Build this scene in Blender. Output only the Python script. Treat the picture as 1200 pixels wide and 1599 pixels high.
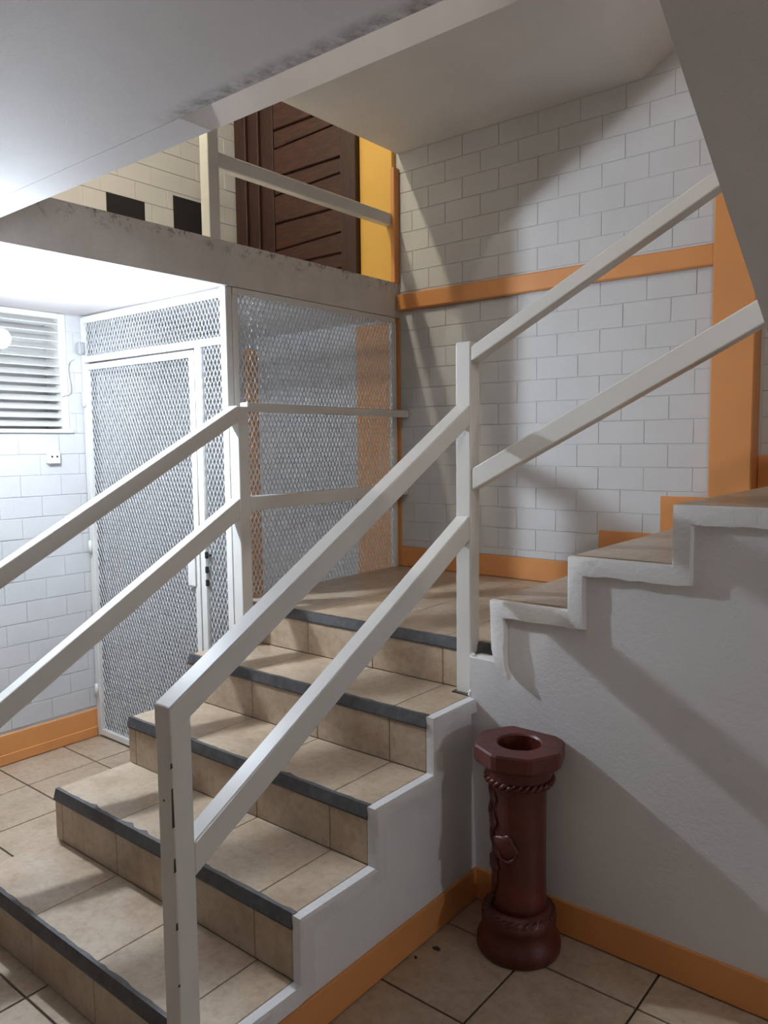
import bpy, bmesh, math, random
from mathutils import Vector, Matrix
random.seed(7)
for o in list(bpy.data.objects): bpy.data.objects.remove(o)
S = bpy.context.scene
COL = S.collection

# ------------------------------------------------------------------ camera
YAW, PITCH, ROLL, FPX = 0.6833, 0.0871, -0.0107, 1215.94
cam_d = bpy.data.cameras.new('camera'); cam = bpy.data.objects.new('camera', cam_d); COL.objects.link(cam)
F = Vector((-math.sin(YAW)*math.cos(PITCH), math.cos(YAW)*math.cos(PITCH), -math.sin(PITCH)))
R0 = Vector((math.cos(YAW), math.sin(YAW), 0)); U0 = R0.cross(F)
R = R0*math.cos(ROLL)+U0*math.sin(ROLL); U = U0*math.cos(ROLL)-R0*math.sin(ROLL)
M = Matrix((R, U, -F)).transposed().to_4x4(); M.translation = (2.5117, -0.9994, 1.5118)
cam.matrix_world = M
cam_d.sensor_fit = 'HORIZONTAL'; cam_d.sensor_width = 36; cam_d.lens = 36*FPX/1200
cam_d.clip_start = 0.02
S.camera = cam

# ------------------------------------------------------------------ world, lights, exposure
W = bpy.data.worlds.new('world'); S.world = W; W.use_nodes = True
W.node_tree.nodes['Background'].inputs[0].default_value = (.6, .65, .75, 1)
W.node_tree.nodes['Background'].inputs[1].default_value = 0.05
S.view_settings.view_transform = 'Standard'; S.view_settings.look = 'None'
S.view_settings.gamma = 1; S.view_settings.use_curve_mapping = False
S.view_settings.exposure = -0.06
LOW_LAMP = (-.50, .41, 1.925)      # bare bulb under the slab beside the louvres
UP_LAMP = (-.49, .42, 3.95)        # bulb of the floor above
HALL_LAMP = (4.36, .71, 1.25)      # wall lamp at the hall end, right of the frame
FILL_LAMP = (3.9, -2.6, 1.45)     # added fill light behind the viewer, built as a globe on a stand
UP2_LAMP = (2.9, -1.2, 4.15)       # bulb over the stair head upstairs
LOW_W, UP_W, HALL_W, FILL_W, UP2_W = 86.0, 68.0, 28.0, 5.5, 68.0
LOW_C, UP_C, HALL_C = (.78, .88, 1.0), (1.0, .91, .68), (.84, .90, 1.0)

# ------------------------------------------------------------------ measures
D = .285
NY = {1: 0.0, 2: .2793, 3: .5714, 4: .8499, 5: 1.1444}      # nosing depth of flight one
NZ = {0: 0.0, 1: .1706, 2: .3454, 3: .515, 4: .691, 5: .8559, 6: 1.028, 7: 1.1852, 8: 1.3462, 9: 1.515, 10: 1.69}
NX = {6: 1.262, 7: 1.522, 8: 1.818, 9: 2.10, 10: 2.39}      # nosing of flight two
XR = 1.1608           # right end of the tiles in flight one
YB = 2.297            # back wall
XS = -.054            # edge of the upper slab / mesh screen
ZB, ZT = 2.171, 2.349 # slab underside / upper floor
XLW = -1.194
YW = 1.066            # wall under flight two (top); it leans out to YWB at the floor
YWB = 1.116
YT = 1.043            # face of its stepped trim
YG = 1.145            # gate plane
ZS = 3.005            # soffit of the landing one storey up
TOP = 4.55
P_ = .3333; TX0, TY0 = 1.454, .605     # floor tile joints

# ------------------------------------------------------------------ materials
def nodes(name, rough=.5, metallic=0):
    m = bpy.data.materials.new(name); m.use_nodes = True
    b = m.node_tree.nodes['Principled BSDF']; b.inputs['Roughness'].default_value = rough
    b.inputs['Metallic'].default_value = metallic
    return m, m.node_tree, b
def coords(nt, kind='Object'):
    return nt.nodes.new('ShaderNodeTexCoord').outputs[kind]
def noise(nt, vec, scale, detail=4, rough=.6, dim='3D'):
    n = nt.nodes.new('ShaderNodeTexNoise'); n.inputs['Scale'].default_value = scale
    n.inputs['Detail'].default_value = detail; n.inputs['Roughness'].default_value = rough
    nt.links.new(vec, n.inputs['Vector']); return n.outputs['Fac']
def ramp(nt, fac, stops):
    r = nt.nodes.new('ShaderNodeValToRGB'); e = r.color_ramp.elements
    while len(e) < len(stops): e.new(.5)
    for i, (p, c) in enumerate(stops):
        e[i].position = p; e[i].color = (*c, 1) if len(c) == 3 else c
    nt.links.new(fac, r.inputs[0]); return r.outputs[0]
def mix(nt, fac, a, b, mode='MIX'):
    n = nt.nodes.new('ShaderNodeMix'); n.data_type = 'RGBA'; n.blend_type = mode
    for s, v in ((n.inputs[0], fac), (n.inputs[6], a), (n.inputs[7], b)):
        if hasattr(v, 'links') or hasattr(v, 'is_output'): nt.links.new(v, s)
        elif isinstance(v, (int, float)): s.default_value = v
        else: s.default_value = (*v, 1)
    return n.outputs[2]
def bump(nt, b, h, strength=.2, dist=.01):
    n = nt.nodes.new('ShaderNodeBump'); n.inputs['Strength'].default_value = strength
    n.inputs['Distance'].default_value = dist
    nt.links.new(h, n.inputs['Height']); nt.links.new(n.outputs[0], b.inputs['Normal'])
def world_pos(nt): return nt.nodes.new('ShaderNodeNewGeometry').outputs['Position']

def paint(name, base, var=.06, rough=.5, bscale=60, bstr=.15, bdist=.004, dirt=None):
    m, nt, b = nodes(name, rough)
    p = world_pos(nt)
    lo = tuple(c*(1-var) for c in base)
    c = ramp(nt, noise(nt, p, 3.1, 6), [(.3, lo), (.7, base)])
    if dirt:
        f = ramp(nt, noise(nt, p, dirt[0], 8, .75), [(dirt[1], (0, 0, 0)), (dirt[1]+dirt[3], (1, 1, 1))])
        c = mix(nt, f, c, dirt[2])
    nt.links.new(c, b.inputs['Base Color'])
    if bstr: bump(nt, b, noise(nt, p, bscale, 5, .7), bstr, bdist)
    return m
MAT = {}
MAT['brick'] = paint('white_brick_paint', (.62, .62, .625), .07, .55, 90, .35, .004)
MAT['plaster'] = paint('white_plaster', (.78, .775, .785), .08, .62, 70, .5, .004, (9, .66, (.45, .42, .40), .2))
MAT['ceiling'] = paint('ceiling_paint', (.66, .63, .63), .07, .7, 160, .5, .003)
MAT['rough_plaster'] = paint('rough_plaster', (.76, .75, .74), .12, .65, 38, .6, .008, (26, .64, (.36, .33, .31), .08))
MAT['orange'] = paint('orange_paint', (.73, .315, .102), .10, .42, 60, .2, .003, (14, .70, (.50, .20, .06), .12))
MAT['hall_wall'] = paint('tan_hall_paint', (.34, .28, .23), .08, .6, 60, .2, .003)
MAT['yellow'] = paint('yellow_paint', (.80, .47, .09), .06, .5, 50, .15, .003)
MAT['black'] = paint('dark_hollow', (.012, .012, .014), .0, .8, 10, 0)
MAT['enamel'] = paint('white_enamel', (.72, .71, .675), .05, .24, 30, .12, .002, (60, .78, (.30, .24, .19), .04))
MAT['mesh'] = paint('white_mesh_paint', (.70, .71, .72), .03, .45, 30, 0)
MAT['grout'] = paint('dark_grout', (.13, .10, .075), .2, .9, 80, .2, .002)
MAT['thin_grout'] = paint('tan_grout', (.24, .18, .13), .2, .9, 80, .2, .002)
MAT['plastic'] = paint('cream_plastic', (.74, .71, .62), .02, .4, 10, 0)
MAT['grey_box'] = paint('grey_box', (.42, .43, .45), .05, .5, 10, 0)
MAT['brown_dirt'] = paint('dirt', (.07, .055, .04), .3, .9, 60, .3)

m, nt, b = nodes('ceiling_paint_stained', .7)
p = world_pos(nt)
c = ramp(nt, noise(nt, p, 3.1, 6), [(.3, (.61, .585, .585)), (.7, (.66, .63, .63))])
sx = nt.nodes.new('ShaderNodeSeparateXYZ'); nt.links.new(p, sx.inputs[0])
def rng(src, a, b_):
    r = nt.nodes.new('ShaderNodeMapRange'); nt.links.new(src, r.inputs[0]); r.inputs[1].default_value = a; r.inputs[2].default_value = b_; return r.outputs[0]
def mul(a, b_):
    n = nt.nodes.new('ShaderNodeMath'); n.operation = 'MULTIPLY'; nt.links.new(a, n.inputs[0]); nt.links.new(b_, n.inputs[1]); return n.outputs[0]
f = mul(mul(rng(sx.outputs[1], -.035, -.002), rng(sx.outputs[0], 1.10, 1.20)), ramp(nt, noise(nt, p, 24, 7, .75), [(.36, (0, 0, 0)), (.62, (1, 1, 1))]))
c = mix(nt, f, c, (.22, .20, .19))
nt.links.new(c, b.inputs['Base Color']); bump(nt, b, noise(nt, p, 160, 5, .7), .5, .003); MAT['ceiling_stained'] = m

def tile_mat(name, a, b_, c_, rough):
    m, nt, b = nodes(name, rough)
    p = world_pos(nt)
    oi = nt.nodes.new('ShaderNodeObjectInfo').outputs['Random']
    add = nt.nodes.new('ShaderNodeVectorMath'); add.operation = 'ADD'
    comb = nt.nodes.new('ShaderNodeCombineXYZ')
    mu = nt.nodes.new('ShaderNodeMath'); mu.operation = 'MULTIPLY'; mu.inputs[1].default_value = 37
    nt.links.new(oi, mu.inputs[0])
    for i in range(3): nt.links.new(mu.outputs[0], comb.inputs[i])
    nt.links.new(p, add.inputs[0]); nt.links.new(comb.outputs[0], add.inputs[1])
    v = add.outputs[0]
    c = ramp(nt, noise(nt, v, 7, 8, .68), [(.30, a), (.5, b_), (.72, c_)])
    f = ramp(nt, noise(nt, v, 42, 5, .7), [(.45, (0, 0, 0)), (.95, (1, 1, 1))])
    c = mix(nt, f, c, tuple(x*.78 for x in a))
    nt.links.new(c, b.inputs['Base Color'])
    bump(nt, b, noise(nt, v, 30, 4), .08, .002)
    return m
MAT['tile'] = tile_mat('beige_ceramic', (.36, .262, .172), (.47, .365, .26), (.54, .445, .335), .36)
m, nt, b = nodes('black_rubber', .55)
c = ramp(nt, noise(nt, world_pos(nt), 25, 6, .7), [(.35, (.042, .040, .041)), (.75, (.095, .090, .091))])
nt.links.new(c, b.inputs['Base Color']); bump(nt, b, noise(nt, world_pos(nt), 120, 3), .4, .003); MAT['rubber'] = m
m, nt, b = nodes('dark_red_clay', .38)
c = ramp(nt, noise(nt, world_pos(nt), 12, 5), [(.3, (.062, .011, .008)), (.7, (.12, .022, .016))])
nt.links.new(c, b.inputs['Base Color']); bump(nt, b, noise(nt, world_pos(nt), 45, 4), .35, .004); MAT['clay'] = m
def wood_mat(name, a, b_, stretch):
    m, nt, b = nodes(name, .5)
    mp = nt.nodes.new('ShaderNodeMapping'); mp.inputs['Scale'].default_value = stretch
    nt.links.new(world_pos(nt), mp.inputs[0])
    c = ramp(nt, noise(nt, mp.outputs[0], 6, 6, .65), [(.3, a), (.7, b_)])
    nt.links.new(c, b.inputs['Base Color']); bump(nt, b, noise(nt, mp.outputs[0], 14, 4), .2, .003); return m
MAT['wood'] = wood_mat('dark_wood', (.022, .007, .005), (.080, .024, .013), (2, 2, 14))
MAT['wood_v'] = wood_mat('dark_wood_frame', (.018, .007, .005), (.060, .019, .011), (14, 14, 1.5))
# bare concrete slab edge: grey plaster with black specks scattered along it
m, nt, b = nodes('bare_slab_edge', .8)
p = world_pos(nt)
c = ramp(nt, noise(nt, p, 5, 7, .7), [(.3, (.62, .58, .54)), (.7, (.76, .72, .67))])
sx = nt.nodes.new('ShaderNodeSeparateXYZ'); nt.links.new(p, sx.inputs[0])
mr = nt.nodes.new('ShaderNodeMapRange'); nt.links.new(sx.outputs[2], mr.inputs[0])
mr.inputs[1].default_value = 2.27; mr.inputs[2].default_value = 2.35
mm = nt.nodes.new('ShaderNodeMath'); mm.operation = 'MULTIPLY'
spk = ramp(nt, noise(nt, p, 22, 8, .8), [(.52, (0, 0, 0)), (.64, (1, 1, 1))])
nt.links.new(mr.outputs[0], mm.inputs[0]); nt.links.new(spk, mm.inputs[1])
c = mix(nt, mm.outputs[0], c, (.09, .08, .075))
nt.links.new(c, b.inputs['Base Color']); bump(nt, b, noise(nt, p, 40, 6, .8), .6, .006); MAT['slab_edge'] = m
def glow(name, col, s):
    m, nt, b = nodes(name, .3); b.inputs['Emission Color'].default_value = (*col, 1)
    b.inputs['Emission Strength'].default_value = s; b.inputs['Base Color'].default_value = (.8, .8, .8, 1); return m

# ------------------------------------------------------------------ helpers
def link(name, me, mats, parent=None):
    if isinstance(mats, str): mats = [mats]
    for k in mats:
        if len(me.materials) < len(mats): me.materials.append(MAT[k])
    o = bpy.data.objects.new(name, me); COL.objects.link(o)
    if parent: o.parent = parent
    return o
def pyd(verts, faces, smooth=False):
    me = bpy.data.meshes.new('m'); me.from_pydata([tuple(v) for v in verts], [], faces); me.update()
    if smooth:
        for p in me.polygons: p.use_smooth = True
    return me
def bevelled(me, w, seg=1):
    bm = bmesh.new(); bm.from_mesh(me)
    bmesh.ops.recalc_face_normals(bm, faces=bm.faces)
    if w: bmesh.ops.bevel(bm, geom=list(bm.edges), offset=w, segments=seg, affect='EDGES', profile=.5)
    bm.to_mesh(me); bm.free(); return me
def box_me(x0, x1, y0, y1, z0, z1, bev=0, seg=1):
    v = [(x, y, z) for x in (x0, x1) for y in (y0, y1) for z in (z0, z1)]
    f = [(0, 1, 3, 2), (4, 6, 7, 5), (0, 4, 5, 1), (2, 3, 7, 6), (0, 2, 6, 4), (1, 5, 7, 3)]
    return bevelled(pyd(v, f), bev, seg)
def box(name, a, mat, parent=None, bev=0, seg=1): return link(name, box_me(*a, bev=bev, seg=seg), mat, parent)
def prism_me(pts, axis, a, b, bev=0, seg=1):
    """polygon pts extruded along axis; pts are the two other coordinates in x,y,z order"""
    def mk(p, t):
        l = list(p); l.insert('xyz'.index(axis), t); return tuple(l)
    n = len(pts)
    v = [mk(p, a) for p in pts]+[mk(p, b) for p in pts]
    f = [tuple(range(n)), tuple(range(2*n-1, n-1, -1))]+[(i, (i+1) % n, n+(i+1) % n, n+i) for i in range(n)]
    return bevelled(pyd(v, f), bev, seg)
def prism(name, pts, axis, a, b, mat, parent=None, bev=0, seg=1): return link(name, prism_me(pts, axis, a, b, bev, seg), mat, parent)
def empty(name, loc=(0, 0, 0)):
    o = bpy.data.objects.new(name, None); o.location = loc; o.empty_display_size = .1; COL.objects.link(o); return o
def tag(o, label=None, cat=None, kind=None, group=None):
    if label: o['label'] = label
    if cat: o['category'] = cat
    if kind: o['kind'] = kind
    if group: o['group'] = group
    return o
def struct(o, label, cat): return tag(o, label, cat, 'structure')
def tube_me(path, r, n=8):
    pts = [Vector(p) for p in path]; verts = []; faces = []
    up = Vector((0, 0, 1))
    for i, p in enumerate(pts):
        d = (pts[min(i+1, len(pts)-1)]-pts[max(i-1, 0)]).normalized()
        a = d.cross(up if abs(d.z) < .95 else Vector((1, 0, 0))).normalized(); c = d.cross(a)
        rr = r[i] if isinstance(r, (list, tuple)) else r
        for k in range(n):
            t = 2*math.pi*k/n; verts.append(p+a*math.cos(t)*rr+c*math.sin(t)*rr)
    for i in range(len(pts)-1):
        for k in range(n): faces.append((i*n+k, i*n+(k+1) % n, (i+1)*n+(k+1) % n, (i+1)*n+k))
    faces += [tuple(range(n)), tuple(range(len(verts)-1, len(verts)-n-1, -1))]
    me = pyd(verts, faces, True); return bevelled(me, 0)
def lathe_me(prof, n=48, cx=0, cy=0, cap=True):
    verts = []; faces = []
    for r, z in prof:
        for k in range(n):
            t = 2*math.pi*k/n; verts.append((cx+r*math.cos(t), cy+r*math.sin(t), z))
    for i in range(len(prof)-1):
        for k in range(n): faces.append((i*n+k, i*n+(k+1) % n, (i+1)*n+(k+1) % n, (i+1)*n+k))
    if cap: faces += [tuple(range(n-1, -1, -1)), tuple(range(len(verts)-n, len(verts)))]
    return bevelled(pyd(verts, faces, True), 0)

# unit brick: u 0..1, depth 0..1 (front at 1), z 0..1, chamfered front
_bc = {}
def brick_mesh(L, H, T):
    k = (round(L, 3), round(H, 3))
    if k in _bc: return _bc[k]
    c = .0013; u, z = L/2, H/2
    v = [(-u, 0, -z), (u, 0, -z), (u, 0, z), (-u, 0, z), (-u, T-c, -z), (u, T-c, -z), (u, T-c, z), (-u, T-c, z),
         (-u+c, T, -z+c), (u-c, T, -z+c), (u-c, T, z-c), (-u+c, T, z-c)]
    f = []
    for a in (0, 4):
        for i in range(4): f.append((a+i, a+(i+1) % 4, a+4+(i+1) % 4, a+4+i))
    f.append((8, 9, 10, 11))
    me = bevelled(pyd(v, f), 0); me.materials.append(MAT['brick']); _bc[k] = me; return me
def bricks(parent, org, udir, ndir, u0, u1, z0, z1, pitch=.1003, L=.205, zref=None, holes=(), off=0., T=.0036, gap=.0030):
    """lay painted blocks on a wall plane; org = plane point at u=0,z=0"""
    ang_m = Matrix((Vector(udir), Vector(ndir), Vector((0, 0, 1)))).transposed().to_4x4()
    zref = z0 if zref is None else zref
    k = math.floor((z0-zref)/pitch+1e-6)
    while zref+k*pitch < z1-.012:
        a, b = max(z0, zref+k*pitch), min(z1, zref+(k+1)*pitch); kk = k; k += 1
        if b-a < .018: continue
        cuts = [(u0, u1)]
        for (ha, hb, hz0, hz1) in holes:
            if min(b, hz1)-max(a, hz0) > .35*(b-a):
                n = []
                for s, e in cuts:
                    if hb <= s or ha >= e: n.append((s, e)); continue
                    if ha > s: n.append((s, ha))
                    if hb < e: n.append((hb, e))
                cuts = n
        o0 = off+(L/2 if kk % 2 else 0)
        j = math.floor((u0-o0)/L)
        while o0+j*L < u1:
            s_, e_ = o0+j*L, o0+(j+1)*L; j += 1
            for s, e in cuts:
                ss, ee = max(s, s_), min(e, e_)
                if ee-ss < .022: continue
                me = brick_mesh(ee-ss-gap*.55, b-a-gap, T)
                o = bpy.data.objects.new('brick', me); COL.objects.link(o); o.parent = parent
                c = Vector(org)+Vector(udir)*((ss+ee)/2)+Vector((0, 0, (a+b)/2))+Vector(ndir)*random.uniform(-.0008, .0004)
                o.matrix_local = Matrix.Translation(c) @ ang_m @ Matrix.Rotation(random.uniform(-.006, .006), 4, 'Y') @ Matrix.Rotation(random.uniform(-.006, .006), 4, 'Z')

# ================================================================== STRUCTURE
# floor with tiles
floor = box('floor', (-1.30, 4.6, -3.3, 2.35, -.10, -.006), 'grout')
struct(floor, 'beige ceramic tile floor with dark wide joints', 'floor')
_tm = {}
def tile(parent, name, x0, x1, y0, y1, z0, z1, mat='tile', key=None):
    k = (round(x1-x0, 3), round(y1-y0, 3), round(z1-z0, 3), mat)
    if k not in _tm:
        a, b_, c = (x1-x0)/2, (y1-y0)/2, (z1-z0)/2
        me = box_me(-a, a, -b_, b_, -c, c, .0012); me.materials.append(MAT[mat]); _tm[k] = me
    o = bpy.data.objects.new(name, _tm[k]); COL.objects.link(o); o.parent = parent
    o.location = ((x0+x1)/2, (y0+y1)/2, (z0+z1)/2); return o
g = .0035
def cells(a, b, ref):
    k = math.floor((a-ref)/P_); out = []
    while ref+k*P_ < b-.01:
        s, e = max(a, ref+k*P_), min(b, ref+(k+1)*P_); k += 1
        if e-s > .02: out.append((s+g, e-g))
    return out
for (ya, yb) in cells(-3.2, YB, TY0):
    for (xa, xb) in cells(XLW, 4.5, TX0):
        if xa > -.02 and xb < XR+.02 and ya > .02: continue            # under the solid stair
        if ya > YWB-.02 and xa > -.1: continue
        if yb > YWB and xa > -.1: yb2 = YWB-.003
        else: yb2 = yb
        if xa < XR < xb and ya > 0: xa2, xb2 = XR+.012, xb
        elif xa < 0 < xb and ya > 0: xa2, xb2 = xa, -.003
        else: xa2, xb2 = xa, xb
        tile(floor, 'floor_tile', xa2, xb2, ya, yb2, -.006, 0)

# back wall
wall_back = box('wall_back', (-1.40, 4.6, YB, YB+.15, 0, TOP), 'brick')
struct(wall_back, 'white painted block wall behind the landing', 'wall')
BO = (0, YB, 0)
U_, N_ = (1, 0, 0), (0, -1, 0)
bricks(wall_back, BO, U_, N_, -.045, 1.56, .962, 2.202, zref=2.202-.1003*13, off=.243)
bricks(wall_back, BO, U_, N_, -.045, 1.56, 2.288, 3.2, pitch=.1005, zref=2.401-.1005*2, off=.243)
bricks(wall_back, BO, U_, N_, 1.73, 2.2, 1.45, 2.45, zref=2.202-.1003*13, off=.243)
bricks(wall_back, BO, U_, N_, -1.165, -.33, .12, 2.10, zref=2.202-.1003*21, off=.04)      # inside the mesh cage
# left wall with louvre opening
wall_left = box('wall_left', (-1.34, XLW, -3.3, YB, 0, 1.585), 'brick')
struct(wall_left, 'white painted block wall beside the mesh gate', 'wall')
box('wall_pier', (-1.34, XLW, 1.055, YB, 1.585, ZB), 'brick', wall_left)
box('wall_pier', (-1.34, XLW, -3.3, -.2, 1.585, ZB), 'brick', wall_left)
LO = (XLW, 0, 0)
bricks(wall_left, LO, (0, 1, 0), (1, 0, 0), -.6, 1.137, .148, 1.582, pitch=.1015, zref=1.478-.1015*14, off=.792)
bricks(wall_left, LO, (0, 1, 0), (1, 0, 0), 1.057, 1.137, 1.582, ZB-.004, pitch=.1015, zref=1.478-.1015*14, off=.99)
bricks(wall_left, LO, (0, 1, 0), (1, 0, 0), 1.16, YB-.09, .148, ZB-.01, pitch=.1015, zref=1.478-.1015*14, off=.99)
# storey above: block wall with vents, on the corridor
wall_up = box('wall_upper', (-1.42, -1.262, -3.3, YB, ZT, TOP), 'brick')
struct(wall_up, 'white block wall of the upper corridor with two square openings', 'wall')
VH = [(1.355, 1.585, 2.66, 2.84), (1.775, 2.03, 2.66, 2.922)]
bricks(wall_up, (-1.262, 0, 0), (0, 1, 0), (1, 0, 0), .3, YB-.004, ZT+.01, 3.85, pitch=.1, zref=2.94, off=1.633, holes=VH, T=.006, gap=.0042)
for (a, b_, c_, d_) in VH:
    box('vent_opening', (-1.2618, -1.2555, a, b_, c_, d_), 'black', wall_up)
# far right, near and top closing walls
wr = box('wall_right', (4.5, 4.65, -3.3, YB, 0, TOP), 'hall_wall'); struct(wr, 'plain tan wall at the end of the hall', 'wall')
wn = box('wall_near', (-1.42, 4.65, -3.45, -3.3, 0, TOP), 'hall_wall'); struct(wn, 'plain tan wall behind the viewer', 'wall')
roof = box('ceiling', (-1.42, 4.65, -3.45, YB+.15, TOP, TOP+.15), 'ceiling'); struct(roof, 'ceiling of the floor above', 'ceiling')
# slab of the upper floor: near part over the viewer, left part over the gate
def slab(name, x0, x1, y0, y1, edge):
    me = box_me(x0, x1, y0, y1, ZB, ZT)
    o = link(name, me, ['ceiling' if edge else 'ceiling_stained', 'slab_edge'])
    if edge:
        for p in me.polygons:
            if p.normal.x > .9: p.material_index = 1
    return o
s1 = slab('ceiling', -1.34, 4.5, -3.3, .012, False); struct(s1, 'grey painted concrete ceiling over the front of the hall', 'ceiling')
s2 = slab('ceiling', -1.34, XS, .012, YB, True); struct(s2, 'concrete floor slab with bare stained edge above the mesh gate', 'ceiling')

# orange trims
def trim(name, a, lab, mat='orange', bev=.003, cat='trim'):
    return struct(box(name, a, mat, bev=bev), lab, cat)
trim('trim_1', (-.048, 1.565, YB-.034, YB, 2.203, 2.287), 'horizontal orange band across the white block wall', bev=.006)
trim('trim_2', (1.562, 1.722, YB-.10, YB, NZ[7], 3.2), 'orange column on the back wall by the upper steps', bev=.005)
trim('trim_3', (-.088, -.046, YB-.008, YB, NZ[5], ZB), 'narrow orange strip at the end of the mesh screen')
trim('trim_4', (-.335, -.095, YB-.03, YB, .0, ZB-.02), 'orange column seen through the side mesh screen')
trim('trim_5', (-1.192, -1.165, YB-.09, YB, .0, 2.10), 'narrow orange pillar in the back corner of the mesh cage')
trim('trim_6', (-.292, -.072, YB-.03, YB, ZT, TOP), 'yellow column beside the wooden door upstairs', 'yellow')
trim('trim_7', (-.072, -.046, YB-.045, YB, ZT, 2.93), 'thin orange corner strip beside the yellow column')
trim('baseboard_left', (XLW, XLW+.012, -3.2, 1.137, 0.004, .146), 'orange painted skirting along the left wall', cat='baseboard')
bl2 = box('skirting_foot', (XLW+.012, XLW+.020, -3.2, 1.13, .003, .052), 'orange', bpy.data.objects['baseboard_left'], .002)
trim('baseboard_cage', (-1.16, -.34, YB-.014, YB, 0, .12), 'orange skirting inside the mesh cage', cat='baseboard')
trim('baseboard_landing', (-.044, NX[6]-.001, YB-.012, YB, NZ[5], .962), 'orange skirting along the back of the landing', cat='baseboard')
trim('baseboard_back', (1.073, NX[7]-.001, YB-.0125, YB, .962, NZ[6]+.09), 'orange skirting piece above the first upper step', cat='baseboard')
trim('baseboard_step', (1.345, 1.561, YB-.012, YB, NZ[7]-.07, NZ[7]+.095), 'orange skirting piece above the second upper step', cat='baseboard')
trim('baseboard_right', (1.723, 2.2, YB-.012, YB, NZ[7], NZ[8]+.105), 'orange skirting right of the orange column', cat='baseboard')
trim('baseboard_under_stair', (1.172, 4.5, YWB-.014, YWB, .003, .109), 'orange skirting under the upper flight', cat='baseboard')
trim('baseboard_stair_side', (1.17, 1.182, .012, YWB-.014, .003, .109), 'orange skirting along the side of the lower flight', cat='baseboard')

# louvre window on the left wall
win = empty('window_1', (XLW, .5, 1.585)); struct(win, 'white louvred window high on the left wall', 'window')
def child_box(n, a, mat, parent, bev=0):
    o = box(n, a, mat, bev=bev); o.parent = parent; o.matrix_parent_inverse = Matrix.Translation(-Vector(parent.location)); return o
def attach(o, parent):
    o.parent = parent; o.matrix_parent_inverse = Matrix.Translation(-Vector(parent.location)); return o
child_box('window_back', (-1.345, -1.335, -.2, 1.055, 1.585, ZB), 'brick', win)
child_box('window_sill', (-1.33, XLW+.016, -.2, 1.072, 1.583, 1.602), 'enamel', win, .003)
child_box('window_jamb', (-1.33, XLW+.006, 1.018, 1.056, 1.602, ZB-.002), 'enamel', win, .003)
child_box('window_head', (-1.33, XLW+.006, -.2, 1.018, ZB-.03, ZB-.002), 'enamel', win, .003)
sl = None
for i in range(13):
    z = 1.628+i*.0415
    if sl is None:
        me = prism_me([(-.026, -.004), (.022, -.030), (.024, -.026), (-.024, .0)], 'y', -.2, 1.018)
        me.materials.append(MAT['enamel']); sl = me
    o = bpy.data.objects.new('louvre_slat', sl); COL.objects.link(o); o.location = (XLW-.022, 0, z+.018); attach(o, win)

# ================================================================== STAIRS
def step_profile(first, last, pos):
    """list of profile points from the foot up: (along, z)"""
    p = []
    for k in range(first, last+1):
        p += [(pos[k], NZ[k-1]), (pos[k], NZ[k])]
    return p
# ---- lower flight and landing
f1 = empty('stair_flight', (.58, .6, 0))
tag(f1, 'lower tiled stair flight with black edge strips leading up to the landing', 'stairs')
T_ = .008
pr = step_profile(1, 5, NY)
body = [(y+T_, z-(T_ if i % 2 else 0)) for i, (y, z) in enumerate(pr)]
body[0] = (T_, 0)
for i in range(2, len(body), 2): body[i] = (body[i][0], body[i-1][1])
body += [(YB, NZ[5]-T_), (YB, 0)]
attach(prism('stair_core', body, 'x', .004, XR+.01, ['thin_grout']), f1)
attach(prism('stair_side', [(y, z) for y, z in body[:8]]+[(YWB+.01, NZ[4]-T_), (YWB+.01, 0)], 'x', XR+.0101, XR+.012, 'plaster'), f1)
attach(box('landing_core', (XS-.02, NX[6], NY[5]+.03, YB, 0, NZ[5]-T_-.001), 'thin_grout'), f1)
JX = [.0, .045, .3735, .7035, 1.018, XR]
J2 = [.0, .372, .703, 1.022, XR]
def child_tile(parent, name, x0, x1, y0, y1, z0, z1):
    return attach(tile(None, name, x0, x1, y0, y1, z0, z1), parent)
gg = .0014
for k in range(1, 5):
    js = J2 if k in (2, 3, 4) else [.0, .3755, .703, 1.026, XR]
    for a, b_ in zip(js[:-1], js[1:]):
        child_tile(f1, 'tread_tile', a+gg, b_-gg, NY[k]+.012, NY[k+1]+.001, NZ[k]-T_, NZ[k])
for k in range(1, 6):
    js = JX
    for a, b_ in zip(js[:-1], js[1:]):
        child_tile(f1, 'riser_tile', a+gg, b_-gg, NY[k], NY[k]+T_, NZ[k-1]+.002, NZ[k]-.036)
ly = [NY[5]+.012, 1.47, 1.80, 2.13, YB-.012]
lx = [XS-.015, .04, .3735, .7035, 1.018, NX[6]]
for a, b_ in zip(lx[:-1], lx[1:]):
    for c_, d_ in zip(ly[:-1], ly[1:]):
        child_tile(f1, 'landing_tile', a+gg, b_-gg, c_+gg, d_-gg, NZ[5]-T_, NZ[5])
for k in range(1, 6):
    x1 = XR+.002 if k < 5 else NX[6]-.01
    # sloped-face strip capping the step edge, slightly ragged along its back
    n = 46; v = []; f = []
    for i in range(n+1):
        x = (x1)*i/n
        j = random.uniform(-.0025, .0025)+(.010 if random.random() < .05 else 0)
        y = NY[k]
        v += [(x, y-.004, NZ[k]-.037), (x, y-.005, NZ[k]-.031), (x, y+.004, NZ[k]+.0015), (x, y+.016+j, NZ[k]+.0022), (x, y+.018+j, NZ[k]-.006), (x, y+.006, NZ[k]-.037)]
    for i in range(n):
        for q in range(6): f.append((i*6+q, i*6+(q+1) % 6, i*6+6+(q+1) % 6, i*6+6+q))
    f += [(5, 4, 3, 2, 1, 0), tuple(n*6+q for q in range(6))]
    attach(link('nosing_strip', bevelled(pyd(v, f), 0), 'rubber'), f1)
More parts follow.
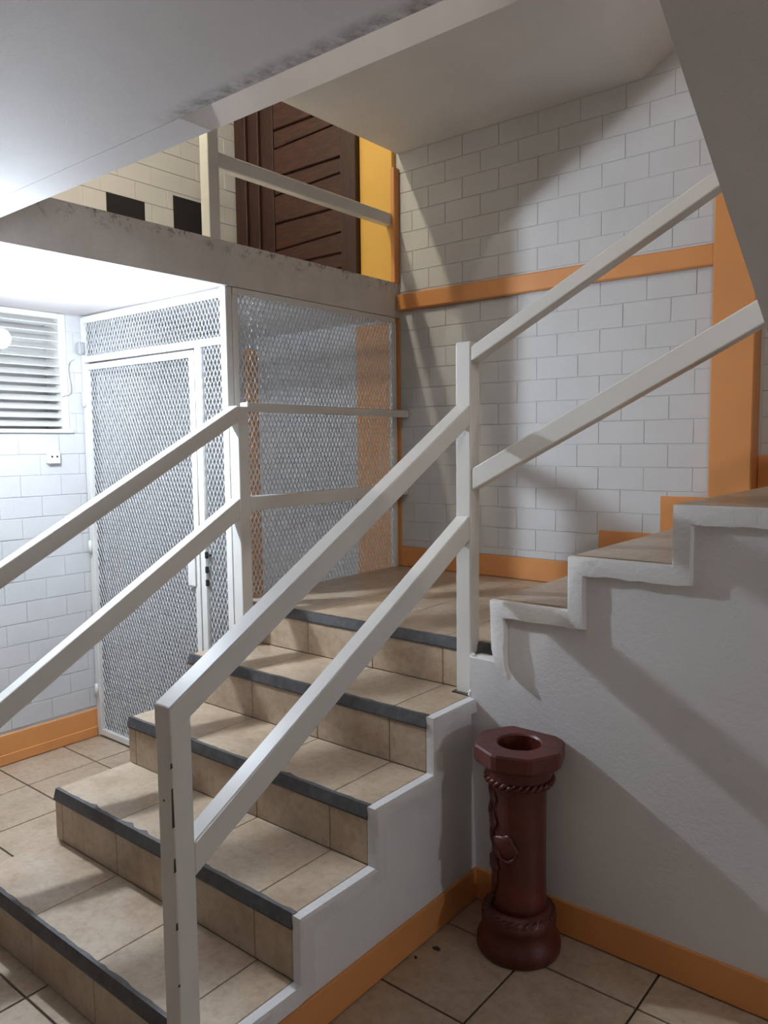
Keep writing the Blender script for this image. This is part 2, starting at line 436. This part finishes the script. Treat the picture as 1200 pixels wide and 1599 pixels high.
# repaired end of one strip: small steel plate with rivet
attach(box('strip_patch', (.700, .762, NY[2]-.0065, NY[2]-.003, NZ[2]-.034, NZ[2]-.004), 'rubber', bev=.001), f1)
# rough plaster band along the stepped side edge
def wobble_band(name, prof, w, axis, a, b_, mat, parent, bev, sub=.03, amp=.0035):
    """stepped band between prof and prof shifted by (w,-w); edges slightly uneven"""
    def dens(pl):
        out = []
        for (p, q) in zip(pl[:-1], pl[1:]):
            n = max(1, int(math.hypot(q[0]-p[0], q[1]-p[1])/sub))
            for i in range(n): out.append((p[0]+(q[0]-p[0])*i/n, p[1]+(q[1]-p[1])*i/n))
        out.append(pl[-1]); return out
    o_ = [(p[0], p[1]) for p in prof]; i_ = [(p[0]+w, p[1]-w) for p in prof]
    n = max(1, 1)
    # resample both with equal counts per segment
    A = []; B = []
    for k in range(len(o_)-1):
        L = math.hypot(o_[k+1][0]-o_[k][0], o_[k+1][1]-o_[k][1]); m_ = max(1, int(L/sub))
        for i in range(m_):
            t = i/m_
            A.append((o_[k][0]+(o_[k+1][0]-o_[k][0])*t, o_[k][1]+(o_[k+1][1]-o_[k][1])*t))
            B.append((i_[k][0]+(i_[k+1][0]-i_[k][0])*t, i_[k][1]+(i_[k+1][1]-i_[k][1])*t))
    A.append(o_[-1]); B.append(i_[-1])
    B = [(p+random.uniform(-amp, amp), q+random.uniform(-amp, amp)) for p, q in B]
    def mk(p, t):
        l = list(p); l.insert('xyz'.index(axis), t); return tuple(l)
    s = 1 if b_ > a else -1
    v = []; f = []
    for (p, q) in zip(A, B):
        c = ((p[0]*.84+q[0]*.16), (p[1]*.84+q[1]*.16)); c2 = ((p[0]*.04+q[0]*.96), (p[1]*.04+q[1]*.96))
        e = random.uniform(-amp, amp)*.6
        v += [mk(p, a), mk((p[0]*.97+q[0]*.03, p[1]*.97+q[1]*.03), a+(b_-a)*.82), mk(c, b_+e), mk(c2, b_+e), mk(q, a+(b_-a)*.8), mk(q, a)]
    m_ = len(A)
    for i in range(m_-1):
        for q in range(6): f.append((i*6+q, i*6+(q+1) % 6, i*6+6+(q+1) % 6, i*6+6+q))
    f += [(5, 4, 3, 2, 1, 0), tuple((m_-1)*6+q for q in range(6))]
    me = bevelled(pyd(v, f, True), 0); me.set_sharp_from_angle(angle=math.radians(38))
    return attach(link(name, me, mat), parent)
wobble_band('edge_band', pr[:9], .048, 'x', XR+.001, XR+.032, 'rough_plaster', f1, 0, amp=.005)
# ragged plaster where the post was set into the top step
def lump(name, loc, rad, mat, parent, sc=(1, 1, 1), seed=0):
    bm = bmesh.new(); bmesh.ops.create_icosphere(bm, subdivisions=2, radius=rad)
    rnd = random.Random(seed)
    for v in bm.verts: v.co = Vector((v.co.x*sc[0], v.co.y*sc[1], v.co.z*sc[2]))*rnd.uniform(.72, 1.2)
    me = bpy.data.meshes.new('m'); bm.to_mesh(me); bm.free()
    o = link(name, me, mat); o.location = loc
    return attach(o, parent)
attach(prism('post_notch', [(1.092, 1.09), (1.168, 1.086), (1.188, 1.13), (1.180, 1.19), (1.15, 1.172), (1.088, 1.17)], 'z', NZ[4], NZ[4]+.004, 'brown_dirt'), f1)
attach(box('post_notch', (1.155, 1.175, 1.128, 1.16, NZ[4]+.004, NZ[5]-.03), 'brown_dirt'), f1)
for i in range(16):
    lump('plaster_crumb', (random.uniform(1.165, 1.195), random.uniform(1.085, 1.14), NZ[4]+.005+i*.0085), .012, 'rough_plaster', f1, (1, .9, 1), i)

# ---- upper flight beside the back wall
f2 = empty('stair_flight', (1.8, 1.6, 0))
tag(f2, 'upper stair flight with white stepped side rising to the right', 'stairs')
p2 = step_profile(6, 10, NX)
core = [(x, z-T_ if i % 2 else z) for i, (x, z) in enumerate(p2)]
for i in range(2, len(core), 2): core[i] = (core[i][0], core[i-1][1])
core[0] = (NX[6], 0)
core += [(4.49, NZ[10]-T_), (4.49, 0)]
attach(prism('stair_core', core, 'y', YWB+.02, YB, 'thin_grout'), f2)
side = [(1.172, 0), (1.172, NZ[5]-.03)]+[(NX[6]+.02, NZ[5]-.03)]+[(x+.02, z-.02) for x, z in p2[1:]]+[(4.49, NZ[10]-.02), (4.49, 0)]
sw = attach(prism('side_wall', side, 'y', YW, YWB+.03, 'plaster'), f2)
for v_ in sw.data.vertices:
    if v_.co.y < YW+.005: v_.co.y = YW+(YWB-YW)*max(0, 1-v_.co.z/.95)
for k in range(6, 10):
    for (c_, d_) in ((YT+.05, 1.47), (1.47, 1.80), (1.80, 2.13), (2.13, YB-.012)):
        child_tile(f2, 'tread_tile', NX[k]+.001, NX[k+1], c_+gg, d_-gg, NZ[k]-T_, NZ[k])
        child_tile(f2, 'riser_tile', NX[k]-T_, NX[k], c_+gg, d_-gg, NZ[k-1]+.001, NZ[k]-T_)
b2 = [(NX[6]+.016, NZ[5]-.018), (NX[6]+.006, NZ[5]+.02)]+p2[1:]+[(4.4, NZ[10])]
wobble_band('edge_band', b2, .052, 'y', YW+.001, YT, 'rough_plaster', f2, 0, amp=.0025)

# ---- third flight overhead at the right (its sloping underside)
f3 = empty('stair_flight', (2.7, .6, ZB)); tag(f3, 'sloping grey underside of the stair flight overhead at the right', 'stairs')
sl3 = lambda y: 1.731+.591*(.766-y)
t3 = []
yy = [1.06, .775, .49, .205]
for k in range(4):
    t3 += [(yy[k], NZ[10]+.165*k), (yy[k], NZ[10]+.165*(k+1))]
attach(prism('stair_core', [(1.10, sl3(1.10)), (1.10, NZ[10])]+t3+[(.013, ZT), (.013, sl3(.013))], 'x', 2.10, 3.3, 'ceiling'), f3)
attach(box('edge_lip', (2.094, 2.10, .013, .05, ZB+.01, ZT), 'ceiling'), f3)

# ---- flight of the floor above, over the lower flight, and its landing
f4 = empty('stair_flight', (.55, .8, ZT)); tag(f4, 'underside of the next stair flight and landing above the stairwell', 'stairs')
st = [(.095, ZB), (.013, ZB), (.013, ZT+NZ[1])]
for k in range(2, 6): st += [(NY[k], ZT+NZ[k-1]), (NY[k], ZT+NZ[k])]
yl = .095+(ZS-ZB)/.612
st += [(yl, ZT+NZ[5]), (yl, ZS)]
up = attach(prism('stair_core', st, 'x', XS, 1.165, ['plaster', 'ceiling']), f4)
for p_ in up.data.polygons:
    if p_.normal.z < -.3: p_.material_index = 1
attach(box('landing_slab', (XS, 1.24, yl, YB, ZS, ZT+NZ[5]), 'plaster'), f4)
attach(prism('upper_soffit', [(1.24, ZS), (2.6, ZS+.60*1.36), (2.6, ZS+.60*1.36+.3), (1.24, ZT+NZ[5])], 'y', YW, YB, 'plaster'), f4)

# ================================================================== RAILINGS
def sl_rail(name, axis, a0, a1, p0, p1, hv, parent, bev=.004, mat='enamel'):
    """sloping rail with upright ends: extruded a0..a1 along axis; p=(along, ztop)"""
    pts = [(p0[0], p0[1]), (p1[0], p1[1]), (p1[0], p1[1]-hv), (p0[0], p0[1]-hv)]
    return attach(link(name, prism_me(pts, axis, a0, a1, bev, 2), mat), parent)
def post(name, x0, x1, y0, y1, z0, z1, parent): return attach(box(name, (x0, x1, y0, y1, z0, z1), 'enamel', bev=.004, seg=2), parent)

rr = empty('stair_railing', (1.128, .5, 0))
tag(rr, 'white square-tube railing on the open right side of the stairs', 'railing')
fp = post('newel_post', 1.100, 1.155, -.052, .001, 0, .962, rr)
for (z0, z1) in ((.60, .635), (.70, .79), (.83, .845), (.90, .905), (.47, .49), (.34, .35)):
    prism('rust_chip', [(1.1500, z0), (1.1545, z0+.004), (1.1540, z1), (1.1515, z1-.003)], 'y', -.0528, -.0475, 'brown_dirt', fp)
prism('rust_chip', [(1.120, .752), (1.125, .752), (1.125, .757), (1.120, .757)], 'y', -.0526, -.051, 'brown_dirt', fp)
post('newel_post', 1.101, 1.157, 1.104, 1.158, NZ[4], 1.832, rr)
sl_rail('handrail', 'x', 1.100, 1.156, (-.054, .964), (1.104, 1.633), .064, rr)
sl_rail('lower_rail', 'x', 1.103, 1.153, (.001, .648), (1.104, 1.278), .078, rr)
sl_rail('handrail', 'y', 1.106, 1.156, (1.157, 1.815), (2.43, 2.472), .048, rr)
sl_rail('lower_rail', 'y', 1.108, 1.154, (1.157, 1.430), (2.43, 2.083), .070, rr)
post('newel_post', 2.43, 2.485, 1.104, 1.158, NZ[10], 2.49, rr)

lr = empty('stair_railing', (.06, .5, 0))
tag(lr, 'white square-tube railing on the left side of the stairs by the gate', 'railing')
post('newel_post', .032, .087, 1.062, 1.117, NZ[4], 1.668, lr)
post('newel_post', .032, .087, -.058, -.004, 0, 1.06, lr)
sl_rail('handrail', 'x', .032, .087, (-.058, 1.058), (1.064, 1.672), .066, lr)
sl_rail('lower_rail', 'x', .034, .085, (-.004, .676), (1.063, 1.300), .082, lr)
def lvl(name, z0, z1, xa0, xa1, xb0, xb1, y0, y1):
    v = [(xa0, y0, z0), (xa1, y0, z0), (xb1, y1, z0), (xb0, y1, z0)]; v += [(a, b_, z1) for a, b_, _ in v]
    f = [(3, 2, 1, 0), (4, 5, 6, 7), (0, 1, 5, 4), (1, 2, 6, 5), (2, 3, 7, 6), (3, 0, 4, 7)]
    return attach(link(name, bevelled(pyd(v, f), .003), 'enamel'), lr)
lvl('level_rail', 1.650, 1.686, .035, .083, -.030, .010, 1.117, YB-.008)
lvl('level_rail', 1.243, 1.302, .035, .083, -.032, .004, 1.117, YB-.008)

ur = empty('stair_railing', (-.09, 1.1, ZT))
tag(ur, 'cream railing post and bar on the upper floor edge in front of the door', 'railing')
post('newel_post', -.115, -.060, 1.068, 1.123, ZT, 3.30, ur)
attach(box('lower_rail', (-.11, -.065, 1.123, YB-.031, 2.640, 2.700), 'enamel', bev=.004), ur)
attach(box('handrail', (-.115, -.06, 1.123, YB-.031, 3.24, 3.30), 'enamel', bev=.004), ur)

# ================================================================== MESH CAGE
def mesh_panel(name, u0, u1, z0, z1, plane, pos, parent, Sw=.0235, Lh=.047, w=.0058, d=.0044):
    """expanded metal: zigzag strands meeting at nodes, real strips"""
    nu = max(2, round((u1-u0)/(Sw/2))); nz = max(2, round((z1-z0)/(Lh/2)))
    du, dz = (u1-u0)/nu, (z1-z0)/nz
    v = []; f = []
    for j in range(nu):
        for i in range(nz):
            def X(i_): return u0+du*(j+((i_+j) % 2))
            a, b_ = Vector((X(i), z0+i*dz)), Vector((X(i+1), z0+(i+1)*dz))
            n = Vector((-(b_-a).y, (b_-a).x)).normalized()*w/2
            base = len(v)
            for (q, dd) in ((a+n, -d), (a-n, 0), (b_-n, d*.6), (b_+n, -d*.4), ):
                pass
            for q, e in ((a, 0), (b_, 0)):
                for sgn, dep in ((1, d), (-1, d), (-1, -d), (1, -d)):
                    pt = q+n*sgn
                    dep2 = dep*.5+sgn*d*.45
                    v.append((pt.x, pos+dep2, pt.y) if plane == 'y' else (pos+dep2, pt.x, pt.y))
            for q in range(4): f.append((base+q, base+(q+1) % 4, base+4+(q+1) % 4, base+4+q))
    me = pyd(v, f); o = link(name, me, 'mesh'); tag(o, kind='stuff'); return attach(o, parent)
def bar(name, a, parent, bev=.002): return attach(box(name, a, 'enamel', bev=bev), parent)
scr = empty('mesh_screen', (-.62, YG, 0))
tag(scr, 'white fixed screen frame with expanded metal around the gate', 'screen')
bar('frame_post', (-.092, XS, YG-.015, YG+.02, 0, ZB-.004), scr)
bar('frame_post', (-1.188, -1.163, YG-.012, YG+.015, 0, ZB-.012), scr)
bar('frame_rail', (-1.163, -.092, YG-.012, YG+.015, ZB-.042, ZB-.008), scr)
bar('frame_rail', (-1.163, -.092, YG-.012, YG+.015, 1.935, 1.966), scr)
bar('frame_post', (-.272, -.236, YG-.013, YG+.015, 0, 1.935), scr)
bar('frame_rail', (-.236, -.092, YG-.012, YG+.015, .004, .04), scr)
mesh_panel('metal_mesh', -1.163, -.092, 1.966, ZB-.042, 'y', YG+.004, scr)
mesh_panel('metal_mesh', -.236, -.092, .04, 1.935, 'y', YG+.004, scr)
gate = empty('mesh_gate', (-.7, YG, 0))
tag(gate, 'white gate leaf of expanded metal with lock, left of the stairs', 'gate')
bar('gate_stile', (-1.160, -1.136, YG-.016, YG+.010, .012, 1.925), gate)
bar('gate_stile', (-.310, -.276, YG-.016, YG+.010, .012, 1.925), gate)
bar('gate_rail', (-1.136, -.310, YG-.016, YG+.010, 1.896, 1.925), gate)
bar('gate_rail', (-1.136, -.310, YG-.016, YG+.010, .012, .044), gate)
mesh_panel('metal_mesh', -1.136, -.310, .044, 1.896, 'y', YG+.002, gate)
lk = bar('lock_plate', (-.352, -.300, YG-.024, YG-.016, .89, 1.085), gate)
for z in (1.035, .97, .912):
    box('lock_bolt', (-.236, -.222, YG-.020, YG-.006, z-.015, z+.015), 'black', lk, bev=.003)
box('lock_bolt', (-.222, -.196, YG-.016, YG-.010, 1.03, 1.042), 'black', lk, bev=.002)
for z in (.25, 1.0, 1.75):
    attach(link('hinge', lathe_me([(.009, z-.035), (.009, z+.035)], 10, -1.161, YG-.022), 'enamel'), gate)
ss = empty('mesh_screen', (XS, 1.7, NZ[5]))
tag(ss, 'white expanded metal side screen standing along the landing', 'screen')
bar('frame_rail', (XS-.03, XS+.002, 1.17, 2.262, ZB-.030, ZB-.003), ss)
bar('frame_post', (XS-.03, XS+.002, 2.245, 2.268, NZ[5], ZB-.03), ss)
bar('frame_post', (XS-.028, XS+.002, 1.166, 1.196, NZ[5], ZB-.03), ss)
mesh_panel('metal_mesh', 1.196, 2.245, NZ[5]+.004, ZB-.03, 'x', XS-.008, ss)

# ================================================================== DOOR UPSTAIRS
dr = empty('door_1', (-.78, YB, ZT)); struct(dr, 'dark brown wooden door with grooved boards on the upper floor', 'door')
def wd(n, a, mat='wood_v', bev=.004): return attach(box(n, a, mat, bev=bev), dr)
wd('door_jamb', (-1.248, -1.15, YB-.075, YB, ZT, 4.42))
wd('door_jamb', (-1.15, -1.06, YB-.055, YB, ZT, 4.42))
wd('door_jamb', (-.352, -.294, YB-.06, YB, ZT, 4.42))
wd('door_stile', (-1.06, -.955, YB-.035, YB, ZT+.01, 4.40))
wd('door_stile', (-.425, -.352, YB-.04, YB, ZT+.01, 4.40))
z = ZT+.01; i = 0
hs = [.105, .1, .092, .155, .16, .105, .16, .105, .16, .15, .15, .15, .15, .15, .15]
while z < 4.40 and i < len(hs):
    z2 = min(4.40, z+hs[i])
    sk = .02
    pts = [(-.955, z+.004), (-.425, z+.004+sk*(i % 2)), (-.425, z2-.006+sk*((i+1) % 2)), (-.955, z2-.006)]
    attach(prism('door_board', pts, 'y', YB-.030+.004*(i % 2), YB, 'wood', bev=.004), dr)
    z = z2; i += 1
wd('door_backing', (-.97, -.41, YB-.012, YB, ZT+.01, 4.40))

# ================================================================== SMALL THINGS
# clay column ashtray in the corner
PX, PY = 1.408, .978
pot = empty('column_ashtray', (PX, PY, 0))
tag(pot, 'dark red clay column stand with octagonal top and round hole, in the corner', 'ashtray')
attach(link('base', lathe_me([(.02, .0), (.119, .0), (.125, .008), (.126, .026), (.122, .040), (.113, .056), (.108, .072), (.107, .084), (.111, .092), (.111, .112), (.104, .124), (.094, .132), (.086, .138), (.02, .138)], 48, PX, PY), 'clay'), pot)
shaft = attach(link('shaft', lathe_me([(.02, .128), (.084, .128), (.0815, .16), (.080, .30), (.0795, .42), (.081, .51), (.086, .525), (.02, .525)], 48, PX, PY), 'clay'), pot)
attach(link('capital', lathe_me([(.05, .515), (.088, .515), (.093, .528), (.099, .548), (.096, .562), (.105, .574), (.105, .582), (.05, .582)], 48, PX, PY), 'clay'), pot)
# rope rings: two strands twisted round each other
def rope(name, r, z, parent, rs=.0075, tw=14):
    for ph in (0, math.pi):
        pth = []
        for i in range(145):
            t = 2*math.pi*i/144
            a = tw*t+ph
            rad = r+rs*.9*math.cos(a); pth.append((PX+rad*math.cos(t), PY+rad*math.sin(t), z+rs*.9*math.sin(a)))
        attach(link(name, tube_me(pth, rs, 6), 'clay'), parent)
rope('rope_ring', .092, .528, pot)
rope('rope_ring', .099, .118, pot, .0065)
# octagonal slab with a round hole
n = 48; ro = .137; v = []; f = []
def octr(t): 
    s = math.pi/4; a = ((t+math.pi/8-.32) % s)-s/2
    return ro*math.cos(s/2)/math.cos(a)
for k in range(n):
    t = 2*math.pi*k/n; c, s = math.cos(t), math.sin(t); o_ = octr(t); h_ = .064
    for (r_, z_) in ((o_-.006, .580), (o_, .588), (o_, .626), (o_-.004, .632), (h_+.004, .632), (h_, .627), (h_-.004, .45), (.0, .45)):
        v.append((PX+r_*c, PY+r_*s, z_))
q = 8
for k in range(n):
    k2 = (k+1) % n
    for j in range(q-1): f.append((k*q+j, k2*q+j, k2*q+j+1, k*q+j+1))
    f.append((k*q, k*q+6, k2*q+6, k2*q)) if False else None
f = [x for x in f if x]
attach(link('octagonal_top', bevelled(pyd(v, f), 0), 'clay'), pot)
# vine and flower relief winding up the shaft on its left
vine = []
A0 = math.atan2(-1-PY, 2.51-PX)      # towards the viewer
for i in range(40):
    t = i/39; a = A0-1.25+.35*math.sin(t*5.2); z_ = .14+t*.37
    vine.append((PX+.083*math.cos(a), PY+.083*math.sin(a), z_))
attach(link('vine_relief', tube_me(vine, [.006+.0025*math.sin(i*.9) for i in range(40)], 6), 'clay'), pot)
def bloom(da, z_, s, seed):
    a = A0+da; c = Vector((PX+.080*math.cos(a), PY+.080*math.sin(a), z_))
    bm = bmesh.new(); bmesh.ops.create_uvsphere(bm, u_segments=16, v_segments=10, radius=s)
    rnd = random.Random(seed)
    for v_ in bm.verts:
        ang = math.atan2(v_.co.z, v_.co.x); k = 1+.14*math.cos(ang*5)
        v_.co = Vector((v_.co.x*k, v_.co.y*.26, v_.co.z*k))
    bmesh.ops.rotate(bm, verts=bm.verts, cent=(0, 0, 0), matrix=Matrix.Rotation(a+math.pi/2, 3, 'Z'))
    bmesh.ops.translate(bm, verts=bm.verts, vec=c)
    me = bpy.data.meshes.new('m'); bm.to_mesh(me); bm.free()
    for p in me.polygons: p.use_smooth = True
    attach(link('flower_relief', me, 'clay'), pot)
bloom(-.52, .335, .042, 1); bloom(-1.25, .40, .030, 2); bloom(-1.15, .27, .030, 3); bloom(-1.2, .47, .024, 4)
arc = []
for i in range(14):
    t = math.pi*(1.05+.9*i/13); da = -.42+.34*math.cos(t); a = A0+da
    arc.append((PX+.092*math.cos(a), PY+.092*math.sin(a), .338+.034*math.sin(t)))
attach(link('leaf_relief', tube_me(arc, .005, 6), 'clay'), pot)

# wall socket
sk = empty('wall_socket', (XLW, .957, 1.464)); tag(sk, 'small cream wall socket on the white block wall below the louvres', 'socket')
spl = attach(box('socket_plate', (XLW+.003, XLW+.030, .925, .987, 1.432, 1.499), 'plastic', bev=.004), sk)
for dy in (-.013, .013):
    box('socket_hole', (XLW+.0295, XLW+.031, .956+dy-.004, .956+dy+.004, 1.462, 1.472), 'black', spl)
# little grey box and loose cable by the gate corner
jb = empty('junction_box', (-1.18, YG-.02, 2.01)); tag(jb, 'small grey box fixed at the upper left corner of the gate', 'box')
attach(box('box_body', (-1.183, -1.150, YG-.040, YG-.014, 1.975, 2.035), 'grey_box', bev=.003), jb)
attach(box('box_lid', (-1.180, -1.153, YG-.044, YG-.040, 1.979, 2.031), 'grey_box', bev=.002), jb)
pth = []
for i in range(30):
    t = i/29; pth.append((XLW+.014+.010*math.sin(t*math.pi), 1.09-.075*t-.02*math.sin(t*math.pi*2), 1.95-.20*t+.02*math.sin(t*7)))
tag(link('loose_cable', tube_me(pth, .003, 6), 'plastic'), 'thin pale cable hanging on the wall next to the louvres', 'cable')

# dry scraps on the floor beside the column
for i, (x, y, sz, lab) in enumerate(((1.227, 0.809, .016, 'larger dark dry scrap on the floor tile left of the clay column'), (1.201, 0.737, .007, 'tiny dark crumb on the floor tile near the orange stair skirting'))):
    rnd = random.Random(i+3); n = 9
    pts = [(x+sz*rnd.uniform(.5, 1)*math.cos(2*math.pi*k/n), y+sz*rnd.uniform(.3, .7)*math.sin(2*math.pi*k/n)) for k in range(n)]
    tag(prism('dry_scrap', pts, 'z', .0003, .004, 'brown_dirt'), lab, 'debris', group='scraps on the floor')

# ================================================================== LAMPS
def bulb_lamp(loc, ceil_z, col, watts, label, axis=(0, 0, -1)):
    """bulb whose opaque body hides the back of its round glass; axis points out of the lamp holder"""
    c = Vector(loc); ax = Vector(axis).normalized(); r = .036
    q = Vector((0, 0, 1)).rotation_difference(ax).to_matrix().to_4x4(); T4 = Matrix.Translation(c) @ q
    top = c-ax*.13
    e = empty('ceiling_bulb', (top.x, top.y, ceil_z)); tag(e, label, 'lamp')
    attach(link('ceiling_rose', lathe_me([(.05, ceil_z-.03), (.055, ceil_z-.02), (.055, ceil_z-.001)], 24, top.x, top.y), 'plastic'), e)
    attach(link('lamp_stem', tube_me([(top.x, top.y, ceil_z-.02), tuple(top)], .010, 8), 'plastic'), e)
    bd = lathe_me([(.016, -.135), (.018, -.09), (.022, -.06), (.030, -.030), (.0335, -.018), (.030, -.016)], 24); bd.transform(T4)
    bb_ = attach(link('bulb_body', bd, 'plastic'), e)
    MAT[label] = glow('lit_bulb', col, watts/(math.pi*.0125))
    gl = lathe_me([(max(.001, r*math.sin(t)), r*math.cos(t)) for t in [math.radians(a) for a in range(0, 121, 10)]], 24); gl.transform(T4)
    link('bulb_glass', gl, label, bb_)
    return e
bulb_lamp(LOW_LAMP, ZB, LOW_C, LOW_W, 'bright bare bulb under the ceiling slab at the left edge', (.95, .12, -.12))
bulb_lamp(UP_LAMP, TOP, UP_C, UP_W, 'warm bare bulb hanging in the upper corridor')
bulb_lamp(UP2_LAMP, TOP, (1.0, .95, .88), UP2_W, 'bare bulb over the stair head on the upper floor')
def globe_lamp(loc, watts, col, r, label, wall_x=None):
    x, y, z = loc
    mk = 'globe'+label; MAT[mk] = glow('lit_globe', col, watts/(4*math.pi**2*r*r))
    gl = lathe_me([(r*max(.05, math.sin(t)), z-r*math.cos(t)) for t in [math.pi*i/12 for i in range(13)]], 24, x, y)
    if wall_x:
        e = empty('wall_lamp', (wall_x, y, z)); tag(e, label, 'lamp')
        attach(box('back_plate', (wall_x-.02, wall_x-.001, y-.05, y+.05, z-.07, z+.07), 'enamel', bev=.003), e)
        attach(link('lamp_arm', tube_me([(wall_x-.015, y, z), (x+r*.9, y, z)], .012, 8), 'enamel'), e)
    else:
        e = empty('fill_globe', (x, y, 0)); tag(e, label, 'lamp')  # stand made up to carry the unseen fill light
        attach(link('lamp_base', lathe_me([(.02, 0), (.14, 0), (.14, .015), (.03, .03), (.02, .03)], 32, x, y), 'enamel'), e)
        attach(link('lamp_pole', lathe_me([(.012, .02), (.012, z-r*.95)], 12, x, y), 'enamel'), e)
    attach(link('lamp_globe', gl, mk), e)
globe_lamp(HALL_LAMP, HALL_W, HALL_C, .05, 'small round wall lamp at the right end of the hall', 4.5)
globe_lamp(FILL_LAMP, FILL_W, (1.0, .86, .72), .14, 'added globe fill light on a stand behind the viewer')
